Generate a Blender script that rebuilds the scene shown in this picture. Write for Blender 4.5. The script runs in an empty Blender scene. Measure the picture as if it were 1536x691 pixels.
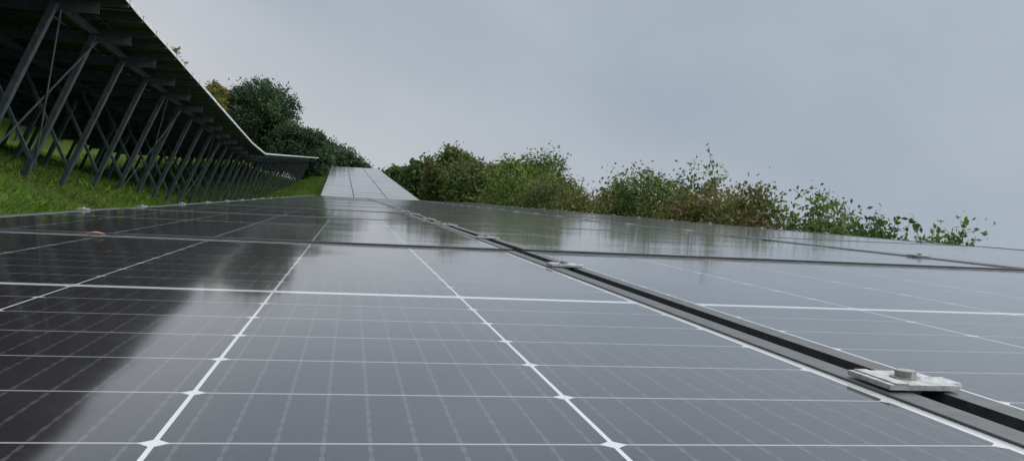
import bpy, math, random
import numpy as np
from mathutils import Vector, Matrix
rng = np.random.default_rng(7)
random.seed(7)
S = bpy.context.scene
S.view_settings.view_transform='Standard'; S.view_settings.look='None'; S.view_settings.exposure=0
TAU=math.radians(23); ST,CT=math.sin(TAU),math.cos(TAU)

# ------------------------------------------------------------ helpers
def new_mat(name):
    m=bpy.data.materials.new(name); m.use_nodes=True
    nt=m.node_tree
    return m,nt,nt.nodes['Principled BSDF']
def lk(nt,a,b): nt.links.new(a,b)
def M(nt,op,a,b=None,c=None):
    n=nt.nodes.new('ShaderNodeMath'); n.operation=op
    for i,v in enumerate((a,b,c)):
        if v is None: continue
        if isinstance(v,(int,float)): n.inputs[i].default_value=v
        else: lk(nt,v,n.inputs[i])
    return n.outputs[0]
def MIX(nt,f,a,b):
    n=nt.nodes.new('ShaderNodeMix'); n.data_type='RGBA'
    for idx,v in ((0,f),(6,a),(7,b)):
        if isinstance(v,(int,float)): n.inputs[idx].default_value=v
        elif isinstance(v,tuple): n.inputs[idx].default_value=(*v,1)
        else: lk(nt,v,n.inputs[idx])
    return n.outputs[2]
def NOISE(nt,scale,detail=3,vec=None,rough=.5):
    n=nt.nodes.new('ShaderNodeTexNoise'); n.inputs['Scale'].default_value=scale
    n.inputs['Detail'].default_value=detail; n.inputs['Roughness'].default_value=rough
    if vec is not None: lk(nt,vec,n.inputs['Vector'])
    return n.outputs['Fac']
def RAMP(nt,f,stops):
    n=nt.nodes.new('ShaderNodeValToRGB'); cr=n.color_ramp
    while len(cr.elements)<len(stops): cr.elements.new(.5)
    for e,(p,c) in zip(cr.elements,stops):
        e.position=p; e.color=(*c,1) if len(c)==3 else c
    lk(nt,f,n.inputs[0]); return n.outputs[0]

class MB:
    def __init__(s): s.v=[];s.f=[];s.m=[];s.uv=[]
    def quad(s,pts,mat=0,uv=None):
        b=len(s.v); s.v+= [tuple(p) for p in pts]; s.f.append(tuple(range(b,b+len(pts)))); s.m.append(mat)
        s.uv += list(uv) if uv else [(0,0)]*len(pts)
    def box8(s,p,mat=0):
        b=len(s.v); s.v+=[tuple(q) for q in p]
        for f in ((3,2,1,0),(4,5,6,7),(0,1,5,4),(1,2,6,5),(2,3,7,6),(3,0,4,7)):
            s.f.append(tuple(b+i for i in f)); s.m.append(mat); s.uv+=[(0,0)]*4
    def beam(s,p0,p1,w,d,ref=(0,0,1),mat=0,off=(0,0)):
        p0=Vector(p0);p1=Vector(p1);D=(p1-p0).normalized()
        U=D.cross(Vector(ref)).normalized();V=U.cross(D)
        o=U*off[0]+V*off[1]
        P=[]
        for q in (p0,p1):
            for a,b in ((-1,-1),(1,-1),(1,1),(-1,1)):
                P.append(q+o+U*(a*w/2)+V*(b*d/2))
        s.box8(P,mat)
    def cchan(s,p0,p1,w,d,t=.006,ref=(0,1,0),mat=0):
        s.beam(p0,p1,t,d-2*t-.001,ref,mat,off=(-w/2+t/2,0))
        s.beam(p0,p1,w,t,ref,mat,off=(0,d/2-t/2))
        s.beam(p0,p1,w,t,ref,mat,off=(0,-d/2+t/2))
    def prism(s,c,X,Y,Z,r,h,n=6,mat=0):
        b=len(s.v)
        for k in (0,1):
            for i in range(n):
                a=2*math.pi*i/n
                s.v.append(tuple(Vector(c)+X*(r*math.cos(a))+Y*(r*math.sin(a))+Z*(h*k)))
        s.f.append(tuple(b+n+i for i in range(n))); s.m.append(mat); s.uv+=[(0,0)]*n
        for i in range(n):
            j=(i+1)%n; s.f.append((b+i,b+j,b+n+j,b+n+i)); s.m.append(mat); s.uv+=[(0,0)]*4
    def obj(s,name,mats,parent=None):
        me=bpy.data.meshes.new(name); me.from_pydata(s.v,[],s.f)
        for m in mats: me.materials.append(m)
        me.polygons.foreach_set('material_index',s.m)
        u=me.uv_layers.new(name='UVMap'); u.data.foreach_set('uv',np.array(s.uv,dtype=np.float32).ravel())
        o=bpy.data.objects.new(name,me); S.collection.objects.link(o)
        if parent: o.parent=parent
        return o
def np_obj(name,V,F,mats,col=None,parent=None,matidx=None,smooth=False):
    me=bpy.data.meshes.new(name); k=F.shape[1]
    me.vertices.add(len(V)); me.vertices.foreach_set('co',V.astype(np.float32).ravel())
    me.loops.add(F.size); me.loops.foreach_set('vertex_index',F.astype(np.int32).ravel())
    me.polygons.add(len(F)); me.polygons.foreach_set('loop_start',np.arange(0,F.size,k,dtype=np.int32))
    for m in mats: me.materials.append(m)
    if matidx is not None: me.polygons.foreach_set('material_index',matidx.astype(np.int32))
    if smooth: me.polygons.foreach_set('use_smooth',np.ones(len(F),dtype=bool))
    me.update(calc_edges=True)
    if col is not None:
        a=me.attributes.new('Col','FLOAT_COLOR','POINT')
        a.data.foreach_set('color',np.concatenate([col,np.ones((len(V),1))],1).astype(np.float32).ravel())
    o=bpy.data.objects.new(name,me); S.collection.objects.link(o)
    if parent: o.parent=parent
    return o
def empty(name):
    o=bpy.data.objects.new(name,None); S.collection.objects.link(o); return o

# ------------------------------------------------------------ terrain profiles
PL_y=[-50,-5,6,12,15,22,30,35,47,74,95,140,400]; PL_z=[.9,.85,.46,.06,-.08,-.42,-.80,-.93,-.49,.5,.5,-2,-6]
PO_y=[-50,22,28,32,74,78,90,130,400];   PO_z=[0,0,-.12,-.2,1.66,1.70,1.4,-1,-6]
L_y=[-50,24,32,74,90,400];              L_x=[0,0,-.15,-1.5,-1.6,-1.6]
def PL(y): return np.interp(y,PL_y,PL_z)
def PO(y): return np.interp(y,PO_y,PO_z)
def LX(y): return np.interp(y,L_y,L_x)
def G(x,y):
    x=np.asarray(x,float); y=np.asarray(y,float)
    xs=x-LX(y)
    t=np.clip((xs+3.1)/1.9,0,1); t=t*t*(3-2*t)
    base=-1.45+.035*np.clip(x,-60,60)+.10*np.clip(x+4.5,-14,0)
    bump=.05*np.sin(x*1.3+y*.7)+.04*np.sin(y*1.9-x*.8)+.03*np.sin(x*3.1)*np.sin(y*2.7)
    return base+PL(y)*(1-t)+PO(y)*t+bump*.7

# ------------------------------------------------------------ materials
def mat_panel():
    m,nt,b=new_mat('solar_cell_glass')
    tc=nt.nodes.new('ShaderNodeTexCoord'); sp=nt.nodes.new('ShaderNodeSeparateXYZ'); lk(nt,tc.outputs['UV'],sp.inputs[0])
    u,v=sp.outputs[0],sp.outputs[1]
    a=M(nt,'DIVIDE',M(nt,'SUBTRACT',u,.025),.184)
    du=M(nt,'MULTIPLY',M(nt,'ABSOLUTE',M(nt,'SUBTRACT',a,M(nt,'ROUND',a))),.184)
    vc=M(nt,'SUBTRACT',M(nt,'ABSOLUTE',M(nt,'SUBTRACT',v,.8615)),.008)
    bb=M(nt,'DIVIDE',vc,.0915)
    dv=M(nt,'MULTIPLY',M(nt,'ABSOLUTE',M(nt,'SUBTRACT',bb,M(nt,'ROUND',bb))),.0915)
    w=M(nt,'LESS_THAN',du,.0011)
    w=M(nt,'MAXIMUM',w,M(nt,'MULTIPLY',M(nt,'LESS_THAN',dv,.0010),.5))
    w=M(nt,'MAXIMUM',w,M(nt,'LESS_THAN',M(nt,'ADD',du,dv),.0060))
    w=M(nt,'MAXIMUM',w,M(nt,'LESS_THAN',a,0.0)); w=M(nt,'MAXIMUM',w,M(nt,'GREATER_THAN',a,6.0))
    w=M(nt,'MAXIMUM',w,M(nt,'LESS_THAN',bb,0.0)); w=M(nt,'MAXIMUM',w,M(nt,'GREATER_THAN',bb,9.0))
    fb=M(nt,'FRACT',M(nt,'MULTIPLY',a,10.0))
    db=M(nt,'MULTIPLY',M(nt,'ABSOLUTE',M(nt,'SUBTRACT',fb,.5)),.0184)
    bus=M(nt,'LESS_THAN',db,.0006)
    fp=M(nt,'ABSOLUTE',M(nt,'SUBTRACT',M(nt,'FRACT',M(nt,'DIVIDE',v,.0152)),.5))
    pad=M(nt,'MULTIPLY',M(nt,'LESS_THAN',db,.0010),M(nt,'LESS_THAN',fp,.25))
    bus=M(nt,'MAXIMUM',M(nt,'MULTIPLY',bus,.55),M(nt,'MULTIPLY',pad,.75))
    cmb=nt.nodes.new('ShaderNodeCombineXYZ'); lk(nt,M(nt,'FLOOR',a),cmb.inputs[0]); lk(nt,M(nt,'FLOOR',M(nt,'DIVIDE',v,.0915)),cmb.inputs[1])
    wn=nt.nodes.new('ShaderNodeTexWhiteNoise'); lk(nt,cmb.outputs[0],wn.inputs['Vector'])
    cell=MIX(nt,wn.outputs['Value'],(.008,.006,.008),(.015,.011,.015))
    mo=NOISE(nt,34,5,tc.outputs['Object'],.65)
    cell=MIX(nt,M(nt,'MULTIPLY',mo,.09),cell,(.06,.052,.062))
    c=MIX(nt,M(nt,'MULTIPLY',bus,.36),cell,(.24,.23,.24))
    c=MIX(nt,w,c,(.74,.76,.78))
    dust=NOISE(nt,300,4,tc.outputs['Object'],.75)
    dust2=NOISE(nt,6,5,tc.outputs['Object'],.6)
    df=M(nt,'MULTIPLY',M(nt,'MAXIMUM',M(nt,'SUBTRACT',dust,.52),0.0),M(nt,'MULTIPLY',dust2,.55))
    c=MIX(nt,df,c,(.5,.48,.46))
    vo=nt.nodes.new('ShaderNodeTexVoronoi'); vo.inputs['Scale'].default_value=16; lk(nt,tc.outputs['Object'],vo.inputs['Vector'])
    sc=nt.nodes.new('ShaderNodeSeparateColor'); lk(nt,vo.outputs['Color'],sc.inputs[0])
    speck=M(nt,'LESS_THAN',vo.outputs['Distance'],M(nt,'MULTIPLY',M(nt,'MAXIMUM',M(nt,'SUBTRACT',sc.outputs[0],.72),0.0),.16))
    c=MIX(nt,M(nt,'MULTIPLY',speck,.6),c,(.5,.49,.47))
    lk(nt,c,b.inputs['Base Color'])
    b.inputs['Roughness'].default_value=.5
    b.inputs['Specular IOR Level'].default_value=.15
    b.inputs['Coat Weight'].default_value=1; b.inputs['Coat IOR'].default_value=1.82
    cr=M(nt,'ADD',M(nt,'ADD',.030,M(nt,'MULTIPLY',NOISE(nt,60,5,tc.outputs['Object'],.7),.05)),M(nt,'MULTIPLY',dust2,.035))
    lk(nt,cr,b.inputs['Coat Roughness'])
    bp=nt.nodes.new('ShaderNodeBump'); bp.inputs['Strength'].default_value=1; bp.inputs['Distance'].default_value=.0014
    lk(nt,NOISE(nt,2.6,2,tc.outputs['Object']),bp.inputs['Height'])
    lk(nt,bp.outputs[0],b.inputs['Coat Normal'])
    return m
def simple(name,col,rough,metal=0,noise=0.0,nscale=20,bump=0):
    m,nt,b=new_mat(name)
    tc=nt.nodes.new('ShaderNodeTexCoord')
    n=NOISE(nt,nscale,5,tc.outputs['Object'],.6)
    lo=tuple(max(0,x*(1-noise)) for x in col); hi=tuple(min(1,x*(1+noise)) for x in col)
    lk(nt,RAMP(nt,n,[(.3,lo),(.7,hi)]),b.inputs['Base Color'])
    b.inputs['Metallic'].default_value=metal
    lk(nt,M(nt,'ADD',rough-.08,M(nt,'MULTIPLY',n,.16)),b.inputs['Roughness'])
    if bump:
        bp=nt.nodes.new('ShaderNodeBump'); bp.inputs['Distance'].default_value=bump; lk(nt,n,bp.inputs['Height']); lk(nt,bp.outputs[0],b.inputs['Normal'])
    return m
m_panel=mat_panel()
m_frame=simple('anodised_frame',(.10,.105,.11),.42,.4,.3,60)
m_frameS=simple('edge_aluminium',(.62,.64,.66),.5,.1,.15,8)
m_back=simple('module_backsheet',(.010,.011,.014),.5,0,.2,4)
m_steel=simple('galvanised_steel',(.075,.092,.11),.5,.4,.35,9)
m_alu=simple('clamp_aluminium',(.50,.51,.52),.42,.4,.3,150,.0003)
m_bolt=simple('bolt_steel',(.36,.35,.34),.4,.7,.3,200)
m_cable=simple('cable_rubber',(.012,.012,.012),.6)
def mat_vc(name,trans=.25,rough=.55):
    m,nt,b=new_mat(name)
    at=nt.nodes.new('ShaderNodeAttribute'); at.attribute_name='Col'
    lk(nt,at.outputs['Color'],b.inputs['Base Color']); b.inputs['Roughness'].default_value=rough
    b.inputs['Specular IOR Level'].default_value=.25
    t=nt.nodes.new('ShaderNodeBsdfTranslucent'); lk(nt,at.outputs['Color'],t.inputs[0])
    mx=nt.nodes.new('ShaderNodeMixShader'); mx.inputs[0].default_value=trans
    lk(nt,b.outputs[0],mx.inputs[1]); lk(nt,t.outputs[0],mx.inputs[2])
    lk(nt,mx.outputs[0],nt.nodes['Material Output'].inputs[0])
    return m
m_leaf=mat_vc('leaf_foliage',.35); m_grassb=mat_vc('grass_blade',.35)
m_bark=simple('bark',(.07,.055,.04),.85,0,.4,14,.01)
def mat_ground():
    m,nt,b=new_mat('grass_ground')
    tc=nt.nodes.new('ShaderNodeTexCoord'); o=tc.outputs['Object']
    n1=NOISE(nt,.5,5,o); n2=NOISE(nt,9,5,o,.7); n3=NOISE(nt,45,4,o,.7)
    g=RAMP(nt,n2,[(.3,(.05,.10,.014)),(.55,(.10,.19,.026)),(.75,(.16,.245,.04))])
    d=RAMP(nt,n3,[(.3,(.07,.07,.025)),(.7,(.17,.14,.065))])
    c=MIX(nt,M(nt,'MULTIPLY',RAMP(nt,n1,[(.42,(0,0,0)),(.65,(1,1,1))]),.45),g,d)
    lk(nt,c,b.inputs['Base Color']); b.inputs['Roughness'].default_value=.9
    b.inputs['Specular IOR Level'].default_value=.1
    bp=nt.nodes.new('ShaderNodeBump'); bp.inputs['Distance'].default_value=.08
    lk(nt,M(nt,'ADD',n2,M(nt,'MULTIPLY',n3,.5)),bp.inputs['Height']); lk(nt,bp.outputs[0],b.inputs['Normal'])
    return m
m_ground=mat_ground()

# ------------------------------------------------------------ ground
def axis(segs):
    a=[]
    for lo,hi,n in segs: a+=list(np.linspace(lo,hi,n,endpoint=False))
    a.append(segs[-1][1]); return np.array(a)
gx=axis([(-500,-60,12),(-60,-20,30),(-20,14,85),(14,60,30),(60,500,12)])
gy=axis([(-300,-20,12),(-20,110,220),(110,200,30),(200,700,14)])
XX,YY=np.meshgrid(gx,gy); ZZ=G(XX,YY)
V=np.stack([XX.ravel(),YY.ravel(),ZZ.ravel()],1)
nx,ny=len(gx),len(gy)
i,j=np.meshgrid(np.arange(nx-1),np.arange(ny-1)); b0=(j*nx+i).ravel()
F=np.stack([b0,b0+1,b0+nx+1,b0+nx],1)
np_obj('ground',V,F,[m_ground],smooth=True)

def blades(name,n,x0,x1,y0,y1,hmin,hmax,w,power=1.0):
    x=rng.uniform(x0,x1,n); y=y0+(y1-y0)*rng.random(n)**power
    patch=.5+.5*np.sin(x*1.7+np.sin(y*.9)*2)*np.sin(y*1.3+x*.4)
    z=G(x,y)-.01
    h=rng.uniform(hmin,hmax,n)*(.4+1.0*patch)
    ang=rng.uniform(0,2*np.pi,n); lean=rng.normal(0,.45,(n,2))*h[:,None]
    sc=(1+y/40); ww=w*sc
    dx=np.cos(ang)*ww/2; dy=np.sin(ang)*ww/2
    A=np.stack([x-dx,y-dy,z],1);B=np.stack([x+dx,y+dy,z],1)
    C=np.stack([x+dx*.6+lean[:,0]*.45,y+dy*.6+lean[:,1]*.45,z+h*.6],1)
    D=np.stack([x+lean[:,0],y+lean[:,1],z+h],1)
    V=np.stack([A,B,C,D],1).reshape(-1,3); F=np.arange(4*n).reshape(-1,4)
    pal=np.array([[.095,.20,.022],[.14,.275,.03],[.185,.32,.042],[.22,.27,.07],[.22,.17,.09]])
    dry=np.clip(np.sin(x*.9+2)*np.sin(y*.6+x)*.9,0,1)
    pr=rng.choice(5,n,p=[.28,.38,.23,.07,.04]); sw=rng.random(n)<dry*.35; pr[sw]=rng.choice([3,4],sw.sum())
    c=pal[pr]*rng.uniform(.65,1.2,(n,1))
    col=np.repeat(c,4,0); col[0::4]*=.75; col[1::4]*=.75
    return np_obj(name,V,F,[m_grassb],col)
blades('grass',170000,-10,-.9,3.5,75,.04,.14,.010,1.5)

# ------------------------------------------------------------ solar arrays
W,LEN,GAP=1.154,1.723,.02
def solar_array(name,ncols,X0,Z0,P,Lf,ystart,nmod,posts,purlins,structure_every=1.78,edge_bright=False,step_seed=1,step_k=None):
    root=empty(name)
    r=np.random.default_rng(step_seed)
    Wtot=ncols*(W+GAP)-GAP
    def pt(s,y,h): return Vector((X0+s*CT-h*ST+float(Lf(y)),y,Z0+s*ST+h*CT+float(P(y))))
    g=MB(); fr=MB(); cl=MB(); st=MB(); cb=MB()
    pit=LEN+GAP
    yoffs=(.435,1.335)
    for k in range(nmod):
        y0=ystart+k*pit; y1=y0+LEN
        tab=r.uniform(-.0015,.0015)
        if step_k is not None and k==step_k: tab=.0028
        if step_k is not None and k==step_k-1: tab=0
        for c in range(ncols):
            s0=c*(W+GAP); s1=s0+W
            near=(step_k is not None and k<step_k)
            hh=tab+np.array([r.uniform(-.0015,.0015) for _ in range(4)])*(0.3 if near else 1)
            A=pt(s0,y0,hh[0]);B=pt(s1,y0,hh[1]);D=pt(s0,y1,hh[2])
            ex=(B-A)/W; ey=(D-A)/LEN; en=ex.cross(ey).normalized()
            q=lambda u,v,h:A+ex*u+ey*v+en*h
            e=.004
            g.quad([q(e,e,0),q(W-e,e,0),q(W-e,LEN-e,0),q(e,LEN-e,0)],0,[(e,e),(W-e,e),(W-e,LEN-e),(e,LEN-e)])
            g.quad([q(e,LEN-e,-.006),q(W-e,LEN-e,-.006),q(W-e,e,-.006),q(e,e,-.006)],1)
            lip=.018; lp2=.012; t=.0016; b=-.032
            def bx(u0,u1,v0,v1,h0,h1,mb=fr,mat=0):
                mb.box8([q(u0,v0,h0),q(u1,v0,h0),q(u1,v1,h0),q(u0,v1,h0),q(u0,v0,h1),q(u1,v0,h1),q(u1,v1,h1),q(u0,v1,h1)],mat)
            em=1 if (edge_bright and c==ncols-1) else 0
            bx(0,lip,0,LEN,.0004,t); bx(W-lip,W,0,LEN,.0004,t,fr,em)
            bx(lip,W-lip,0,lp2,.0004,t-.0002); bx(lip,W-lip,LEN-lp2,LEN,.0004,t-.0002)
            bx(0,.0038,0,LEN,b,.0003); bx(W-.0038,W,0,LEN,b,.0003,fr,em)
            bx(.0038,W-.0038,0,.0038,b,.0003); bx(.0038,W-.0038,LEN-.0038,LEN,b,.0003)
            bx(W/2-.05,W/2+.05,LEN/2-.03,LEN/2+.03,-.03,-.0065,cb)
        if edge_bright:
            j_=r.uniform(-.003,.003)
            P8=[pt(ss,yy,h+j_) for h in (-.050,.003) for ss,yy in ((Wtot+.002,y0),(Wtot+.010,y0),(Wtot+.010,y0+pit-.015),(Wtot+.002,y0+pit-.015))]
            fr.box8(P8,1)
        for yo in yoffs:
            y=y0+yo
            for c in range(ncols+1):
                sc_=-GAP/2+c*(W+GAP)
                X_=Vector((CT,0,ST));Z_=Vector((-ST,0,CT));Y_=(pt(0,y+.1,0)-pt(0,y-.1,0)).normalized()
                o=pt(sc_,y,tab+.0018)+Z_*.0008
                def lb(a0,a1,b0,b1,h0,h1,mat):
                    P8=[o+X_*a+Y_*bq+Z_*h for h in (h0,h1) for a,bq in ((a0,b0),(a1,b0),(a1,b1),(a0,b1))]
                    cl.box8(P8,mat)
                if c==0: a0,a1=-.012,.016
                elif c==ncols: a0,a1=-.016,.012
                else: a0,a1=-.024,.020
                tw=r.uniform(-.003,.003)
                lb(a0,a1,-.023+tw,.023+tw,0,.0030,0)
                if 0<c<ncols:
                    lb(.0202,.031,-.010+tw,.010+tw,-.0004,.0020,0)
                    lb(a0+.004,-.012,-.0228+tw,.0228+tw,.0032,.0038,0)
                cl.prism(o+Z_*.0030+Y_*tw,X_,Y_,Z_,.0088,.0010,14,1)
                cl.prism(o+Z_*.0040+Y_*tw,X_,Y_,Z_,.0062,.0036,12,1)
                lb(-.006,.006,-.008,.008,-.05,-.0002,1)
            ov=.0 if edge_bright else .05
            P8=[pt(s,yy,h) for h in (-.082,-.035) for s,yy in ((-.05,y-.02),(Wtot+ov,y-.02),(Wtot+ov,y+.02),(-.05,y+.02))]
            st.box8(P8,0)
        for s in purlins:
            a,b2=y0,y0+pit
            P8=[pt(ss,yy,h) for h in (-.20,-.084) for ss,yy in ((s-.025,a),(s+.025,a),(s+.025,b2),(s-.025,b2))]
            st.box8(P8,0)
        for c in range(ncols):
            s=c*(W+GAP)+W*.5
            pr=None
            for q_ in range(7):
                f=q_/6; p=pt(s+.12*math.sin(f*3),y0+LEN/2+f*pit,-.03-.11*4*f*(1-f)*r.uniform(.8,1.1))
                if pr is not None: cb.beam(pr,p,.009,.009)
                pr=p
    y=ystart+.6; yend=ystart+nmod*pit-.4
    while y<yend:
        st.cchan(pt(posts[0]-.5,y+.07,-.265),pt(posts[-1]+.45,y+.07,-.265),.05,.12,.006,(0,0,1))
        tops=[]
        for s in posts:
            t_=pt(s,y,-.24); gz=float(G(t_.x,t_.y))
            st.cchan((t_.x,y,gz-.3),(t_.x,y,t_.z),.07,.11,.007,(0,1,0))
            tops.append((t_,gz))
        t1,gz=tops[-1]
        p=pt(posts[-1]-1.45,y-.05,-.3)
        st.beam((t1.x,y-.05,gz+.28),p,.045,.045,(0,1,0))
        y+=structure_every
    y=ystart+.6; n=0
    while y<yend-structure_every:
        if n%4==1:
            a=pt(posts[-1],y,-.3); b_=pt(posts[-1],y+structure_every,-.3)
            ga=float(G(a.x,a.y))+.15; gb=float(G(b_.x,b_.y))+.15
            st.beam((a.x+.05,y,ga),(b_.x+.05,b_.y,b_.z),.035,.01,(1,0,0)); st.beam((a.x+.065,y,a.z),(b_.x+.065,b_.y,gb),.035,.01,(1,0,0))
        y+=structure_every; n+=1
    g.obj('modules',[m_panel,m_back],root); fr.obj('module_frames',[m_frame,m_frameS],root)
    cl.obj('clamps',[m_alu,m_bolt],root); st.obj('steel_structure',[m_steel],root); cb.obj('cables_and_junction_boxes',[m_cable],root)
    return root,pt
XLOW=-.832
r1,pt1=solar_array('solar_panel_array',3,XLOW*CT,XLOW*ST,PO,LX,.067-2*1.743,44,(.75,2.75),(.6,1.75,2.95),2.6,False,3,3)
zero=lambda y:0.0
r2,pt2=solar_array('solar_panel_array',5,-8.84,-1.31,PL,zero,-5.0,45,(1.0,3.2,5.2),(.9,2.2,3.6,5.1),1.75,True,5)
r3,pt3=solar_array('solar_panel_array',5,-16.6,-2.0,PL,zero,-3.0,44,(1.05,5.1),(.9,3.0,5.0),2.6,True,9)

def leaf_obj():
    V=[];F=[];n=9
    for i in range(n):
        f=i/(n-1); w=.009*math.sin(math.pi*f)**.8 if 0<f<1 else .0006
        curl=.002*math.sin(f*3.1)
        for k,sx in enumerate((-1,0,1)):
            V.append((f*.036-.018,sx*w,curl+abs(sx)*w*.25))
    for i in range(n-1):
        for k in (0,1):
            a=i*3+k; F.append((a,a+1,a+4,a+3))
    b=len(V)
    V+=[(-.018,-.0006,.001),(-.018,.0006,.001),(-.028,.0006,.002),(-.028,-.0006,.002)]; F.append((b,b+1,b+2,b+3))
    me=bpy.data.meshes.new('fallen_leaf'); me.from_pydata(V,[],F)
    me.materials.append(simple('dry_leaf',(.36,.19,.10),.7,0,.4,150)); o=bpy.data.objects.new('fallen_leaf',me); S.collection.objects.link(o)
    o.location=pt1(.385,1.75,.0035); o.rotation_euler=(0,-TAU,.12)
leaf_obj()

# ------------------------------------------------------------ trees
PAL={'dark':np.array([[.042,.080,.046],[.060,.105,.054],[.082,.135,.058]]),
 'olive':np.array([[.07,.105,.032],[.10,.14,.04],[.14,.165,.045],[.12,.11,.04]]),
 'green':np.array([[.06,.115,.025],[.10,.165,.035],[.15,.205,.045]]),
 'deep':np.array([[.045,.085,.022],[.07,.12,.03],[.10,.15,.035]]),
 'mixed':np.array([[.08,.13,.03],[.13,.18,.04],[.20,.215,.05],[.18,.13,.05],[.11,.155,.035]]),
 'yellow':np.array([[.21,.21,.045],[.27,.24,.07],[.15,.18,.04]]),
 'brown':np.array([[.16,.145,.05],[.19,.14,.06],[.11,.135,.04]])}
def tube(V,F,p0,p1,r0,r1,n=5):
    p0=Vector(p0);p1=Vector(p1);D=(p1-p0)
    if D.length<1e-4: return
    D.normalize(); U=D.orthogonal().normalized(); Wv=D.cross(U)
    b=len(V)
    for p,r in ((p0,r0),(p1,r1)):
        for i in range(n):
            a=2*math.pi*i/n; V.append(tuple(p+U*(r*math.cos(a))+Wv*(r*math.sin(a))))
    for i in range(n):
        j=(i+1)%n; F.append((b+i,b+j,b+n+j,b+n+i))
def tree(name,x,y,top,R,bottom=.25,nl=9,ncl=110,lpc=60,ls=.1,pal='green',seed=0,stems=1,shoots=0,clr=.13,full=False,core=.6):
    r=np.random.default_rng(seed+100)
    gz=float(G(x,y)); H=top-gz
    zc=gz+H*(bottom+1)/2; Rz=H*(1-bottom)/2
    cc=[]
    if full:
        hn=[(r.uniform(-1,1),r.uniform(-1,1),r.uniform(.80,1.0)) for _ in range(6)]
        for _ in range(ncl):
            ax,ay=r.uniform(-1,1,2)
            if ax*ax+ay*ay>1: ax*=.7;ay*=.7
            lim=min(h_ if ((ax-a_)**2+(ay-b_)**2)<.35 else 1.0 for a_,b_,h_ in hn)
            lim*=1-.26*(ax*ax+ay*ay)
            zz=-Rz+2*Rz*lim*r.random()**.4
            cc.append([ax*R,ay*R,zz-.08])
    else:
        lobes=[]
        for _ in range(nl):
            d=r.normal(size=3); d/=np.linalg.norm(d); rad=r.uniform(.4,.62)
            lobes.append((np.array([d[0]*R*rad,d[1]*R*rad,d[2]*Rz*rad]),r.uniform(.30,.42)))
        for _ in range(3): lobes.append((np.zeros(3),core))
        for _ in range(ncl):
            c,lr=lobes[r.integers(len(lobes))]
            d=r.normal(size=3); d/=np.linalg.norm(d); q=lr*r.random()**.35
            p=c+d*np.array([R*q,R*q,Rz*q]); p[2]=min(p[2],Rz)
            cc.append(p)
    cc=np.array(cc)+np.array([x,y,zc])
    cc[:,2]=np.maximum(cc[:,2],gz+.25)
    V=[];F=[]
    tr=.035*H/stems**.6
    nodes=[];
    for s_ in range(stems):
        bx,by=(x,y) if stems==1 else (x+r.normal(0,.25*R),y+r.normal(0,.25*R))
        p=Vector((bx,by,gz-.15)); hgt=H*(bottom+.35); n=6; rr=tr
        for i in range(n):
            q=p+Vector((r.normal(0,.035*H),r.normal(0,.035*H),hgt/n)); r2_=tr*(1-.8*(i+1)/n)
            tube(V,F,p,q,rr,r2_,7); p=q; rr=r2_
            if i>0: nodes.append((np.array(p),r2_))
    order=np.argsort(np.linalg.norm(cc-np.array([x,y,gz+H*bottom]),axis=1))
    NP=[n_[0] for n_ in nodes]; NR=[n_[1] for n_ in nodes]
    for k in order:
        c=cc[k]; A=np.array(NP); dd=np.linalg.norm(A-c,axis=1)+np.maximum(0,A[:,2]-c[2])*1.5
        m_=int(np.argmin(dd)); a=A[m_]; rr=min(NR[m_]*.7,.03*H/3); mid=(a+c)/2+r.normal(0,.06,3)*np.linalg.norm(c-a)
        r1_=max(rr*.75,.005); r2_=max(rr*.5,.004)
        tube(V,F,a,mid,max(rr,.006),r1_,4); tube(V,F,mid,c,r1_,r2_,4)
        NP+= [mid,c]; NR+=[r1_,r2_]
    P=[];C=[]
    cols=PAL[pal]
    cr=clr*R+.12
    for c in cc:
        n=int(lpc*r.uniform(.4,1.4)); base=cols[r.integers(len(cols))]*r.uniform(.6,1.3)
        rad=cr*r.uniform(.6,1.3)
        P.append(c+r.normal(0,1,(n,3))*np.array([rad,rad,rad*.7])); C.append(base*r.uniform(.7,1.3,(n,1)))
    hi=cc[np.argsort(-cc[:,2])[:max(1,ncl//3)]]
    for _ in range(shoots):
        c=hi[r.integers(len(hi))]; d=np.array([r.normal(0,.45),r.normal(0,.45),1.0]); L=r.uniform(.2,.7)
        e=c+d*L; md=c+d*L*.5+r.normal(0,.05,3)
        tube(V,F,c,md,.009,.007,3); tube(V,F,md,e,.007,.004,3)
        for _k in range(2):
            q=c+(e-c)*r.uniform(.3,.8); tube(V,F,q,q+np.array([r.normal(0,.16),r.normal(0,.16),.15]),.005,.003,3)
        n=int(r.uniform(6,36)); t=r.random((n,1))
        P.append(c+(e-c)*t+r.normal(0,.06,(n,3))); C.append(cols[r.integers(len(cols))]*r.uniform(.8,1.3,(n,1)))
    P=np.concatenate(P);C=np.concatenate(C); n=len(P)
    a=r.normal(size=(n,3)); a/=np.linalg.norm(a,axis=1)[:,None]
    b=r.normal(size=(n,3)); b-= (b*a).sum(1)[:,None]*a; b/=np.linalg.norm(b,axis=1)[:,None]
    s=ls*r.uniform(.6,1.3,(n,1))
    LV=np.stack([P-a*s*.5,P+b*s*.27,P+a*s*.5,P-b*s*.27],1).reshape(-1,3)
    nb=len(V)
    LF=np.arange(4*n).reshape(-1,4)+nb
    AV=np.concatenate([np.array(V),LV]); AF=np.concatenate([np.array(F),LF])
    col=np.concatenate([np.zeros((nb,3)),np.repeat(C,4,0)])
    mi=np.concatenate([np.zeros(len(F)),np.ones(n)])
    return np_obj(name,AV,AF,[m_bark,m_leaf],col,matidx=mi)

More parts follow.
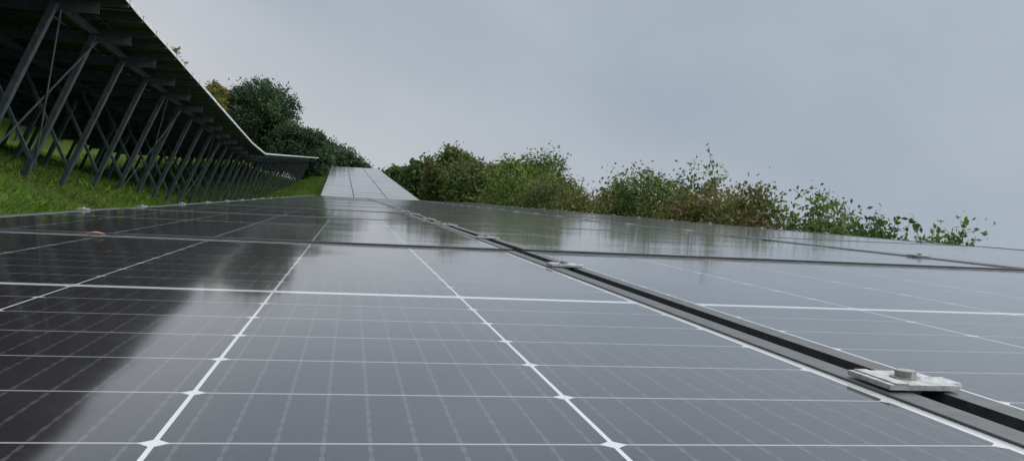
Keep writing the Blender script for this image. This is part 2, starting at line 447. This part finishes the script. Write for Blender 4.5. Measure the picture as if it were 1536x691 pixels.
hz=[(11.3,3.35,'yellow',.6),(12.2,3.6,'yellow',.7),(13.2,3.95,'green',.75),(14.4,4.25,'deep',.9),(15.7,4.5,'green',.9),(17.1,4.45,'deep',.9),(18.6,4.5,'mixed',.95),(20.1,4.55,'brown',1.0),(21.6,5.2,'mixed',1.05),
    (23.2,4.95,'brown',1.0),(24.6,5.2,'olive',1.05),(26.1,5.6,'mixed',1.1),(28.0,5.1,'deep',1.2),(30.0,5.2,'mixed',1.2),(32,4.95,'green',1.3),(34.5,4.95,'mixed',1.4),(37.5,4.9,'olive',1.5),(41,5.4,'olive',1.7),(45,5.8,'mixed',1.9),(49.5,6.9,'green',2.3)]
for k,(yy,tp,pl,R) in enumerate(hz):
    tree('hedge_shrub',9.0+rng.uniform(-.3,.3),yy,tp,R*1.12,.10,10,int(140+20*R),72,.085+.0024*yy*.6,pl,k,3,26 if yy<34 else 14,.10,True)
for k,(xx,yy,tp,R,pl) in enumerate([(9.8,55,7.3,2.9,'mixed'),(10.4,62,7.0,3.1,'brown'),(10.8,70,7.5,3.3,'olive'),(11.2,79,8.4,3.7,'deep'),(11.3,89,9.5,4.4,'olive'),(10.0,99,9.7,4.6,'olive'),(7.7,106,8.3,4.0,'deep'),(5.0,110,6.0,3.0,'deep')]):
    tree('broadleaf_tree',xx,yy,tp,R,.10,12,320,95,.25+.0016*yy,pl,40+k,2,6,.095,False,.78)
for k,(xx,yy,tp,R,bt,pl,nl) in enumerate([(-12.0,100,8.0,4.2,.16,'dark',8),(-7.4,97,4.5,2.8,.05,'dark',10),(-5.5,96,4.3,2.5,.05,'dark',10),(-16.4,97,4.6,1.7,.1,'yellow',10),(-2.4,112,5.4,3.0,.05,'dark',10),(.3,113,4.0,2.4,.05,'dark',10),(-4.9,110,4.8,2.3,.05,'dark',10),(-10,103,3.2,2.6,.05,'deep',10)]):
    tree('broadleaf_tree',xx,yy,tp,R,bt,nl,460,95,.30,pl,70+k,1,4,.08,False,.95)
tree('broadleaf_tree',-17.7,80,4.8,1.6,.3,10,50,14,.2,'brown',90,1,24,.1)
n=30000
hx=-34+rng.normal(0,1.1,n); hy=rng.uniform(-30,95,n); ht=3.4+.8*np.sin(hy*.31)+.5*np.sin(hy*.83+1)
P=np.stack([hx,hy,G(hx,hy)+ht*rng.random(n)**.7],1)
a=rng.normal(size=(n,3)); a/=np.linalg.norm(a,axis=1)[:,None]; b=rng.normal(size=(n,3)); b-=(b*a).sum(1)[:,None]*a; b/=np.linalg.norm(b,axis=1)[:,None]
LV=np.stack([P-a*.2,P+b*.12,P+a*.2,P-b*.12],1).reshape(-1,3)
np_obj('hedgerow',LV,np.arange(4*n).reshape(-1,4),[m_leaf],np.repeat(PAL['olive'][rng.integers(0,4,n)]*rng.uniform(.6,1.2,(n,1)),4,0))

# ------------------------------------------------------------ sky + sun
SUN_EL,SUN_AZ=math.radians(50),math.radians(110)
w=bpy.data.worlds.new('World'); S.world=w; w.use_nodes=True; nt=w.node_tree
bg=nt.nodes['Background']; out=nt.nodes['World Output']
sky=nt.nodes.new('ShaderNodeTexSky'); sky.sky_type='NISHITA'; sky.sun_disc=False
sky.sun_elevation=SUN_EL; sky.sun_rotation=SUN_AZ
lk(nt,sky.outputs[0],bg.inputs[0]); bg.inputs[1].default_value=.06
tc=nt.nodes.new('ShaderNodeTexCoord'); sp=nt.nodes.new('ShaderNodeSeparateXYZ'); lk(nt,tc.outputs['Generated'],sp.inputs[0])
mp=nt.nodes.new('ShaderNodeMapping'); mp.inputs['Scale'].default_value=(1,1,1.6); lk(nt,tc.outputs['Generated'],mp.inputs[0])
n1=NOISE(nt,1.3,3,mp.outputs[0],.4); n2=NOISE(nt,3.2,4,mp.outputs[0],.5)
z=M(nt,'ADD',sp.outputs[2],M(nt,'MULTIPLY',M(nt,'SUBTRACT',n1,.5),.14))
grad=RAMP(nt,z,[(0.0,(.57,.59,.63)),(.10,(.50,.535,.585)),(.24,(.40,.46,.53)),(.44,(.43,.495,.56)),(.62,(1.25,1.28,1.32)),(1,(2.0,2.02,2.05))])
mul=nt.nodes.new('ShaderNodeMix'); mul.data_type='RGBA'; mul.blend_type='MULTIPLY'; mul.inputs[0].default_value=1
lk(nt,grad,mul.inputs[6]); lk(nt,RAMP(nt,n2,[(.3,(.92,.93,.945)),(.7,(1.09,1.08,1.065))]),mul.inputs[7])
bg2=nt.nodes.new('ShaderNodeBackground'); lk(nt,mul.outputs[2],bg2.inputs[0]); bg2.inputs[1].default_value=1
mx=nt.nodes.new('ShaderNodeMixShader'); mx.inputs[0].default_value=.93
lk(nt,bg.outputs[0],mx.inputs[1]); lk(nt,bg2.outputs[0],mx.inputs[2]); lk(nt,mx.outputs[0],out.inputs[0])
sd=bpy.data.lights.new('sun','SUN'); sd.energy=1.2; sd.angle=math.radians(25); sd.color=(1,.97,.92)
so=bpy.data.objects.new('sun',sd); S.collection.objects.link(so)
dirv=Vector((math.sin(SUN_AZ)*math.cos(SUN_EL),math.cos(SUN_AZ)*math.cos(SUN_EL),math.sin(SUN_EL)))
so.rotation_euler=dirv.to_track_quat('Z','Y').to_euler()

# ------------------------------------------------------------ camera resting just above the near module
f=1385.0
Yc=Vector((527-768,-(289-345.5),-f)).normalized()
Xc=Vector((6832,-291,-f)); Xc=(Xc-Yc*Xc.dot(Yc)).normalized()
Zc=Xc.cross(Yc)
Mt=Matrix((Xc,Yc,Zc))
T=Matrix(((CT,0,-ST),(0,1,0),(ST,0,CT)))
Rw=T@Mt
loc=T@Vector((0,0,.100))
cam=bpy.data.cameras.new('camera'); co=bpy.data.objects.new('camera',cam); S.collection.objects.link(co)
co.matrix_world=Matrix.Translation(loc)@Rw.to_4x4()
cam.sensor_width=36; cam.lens=36*f/1536; cam.clip_start=.01; cam.clip_end=3000
S.camera=co
print('objs',len(bpy.data.objects))
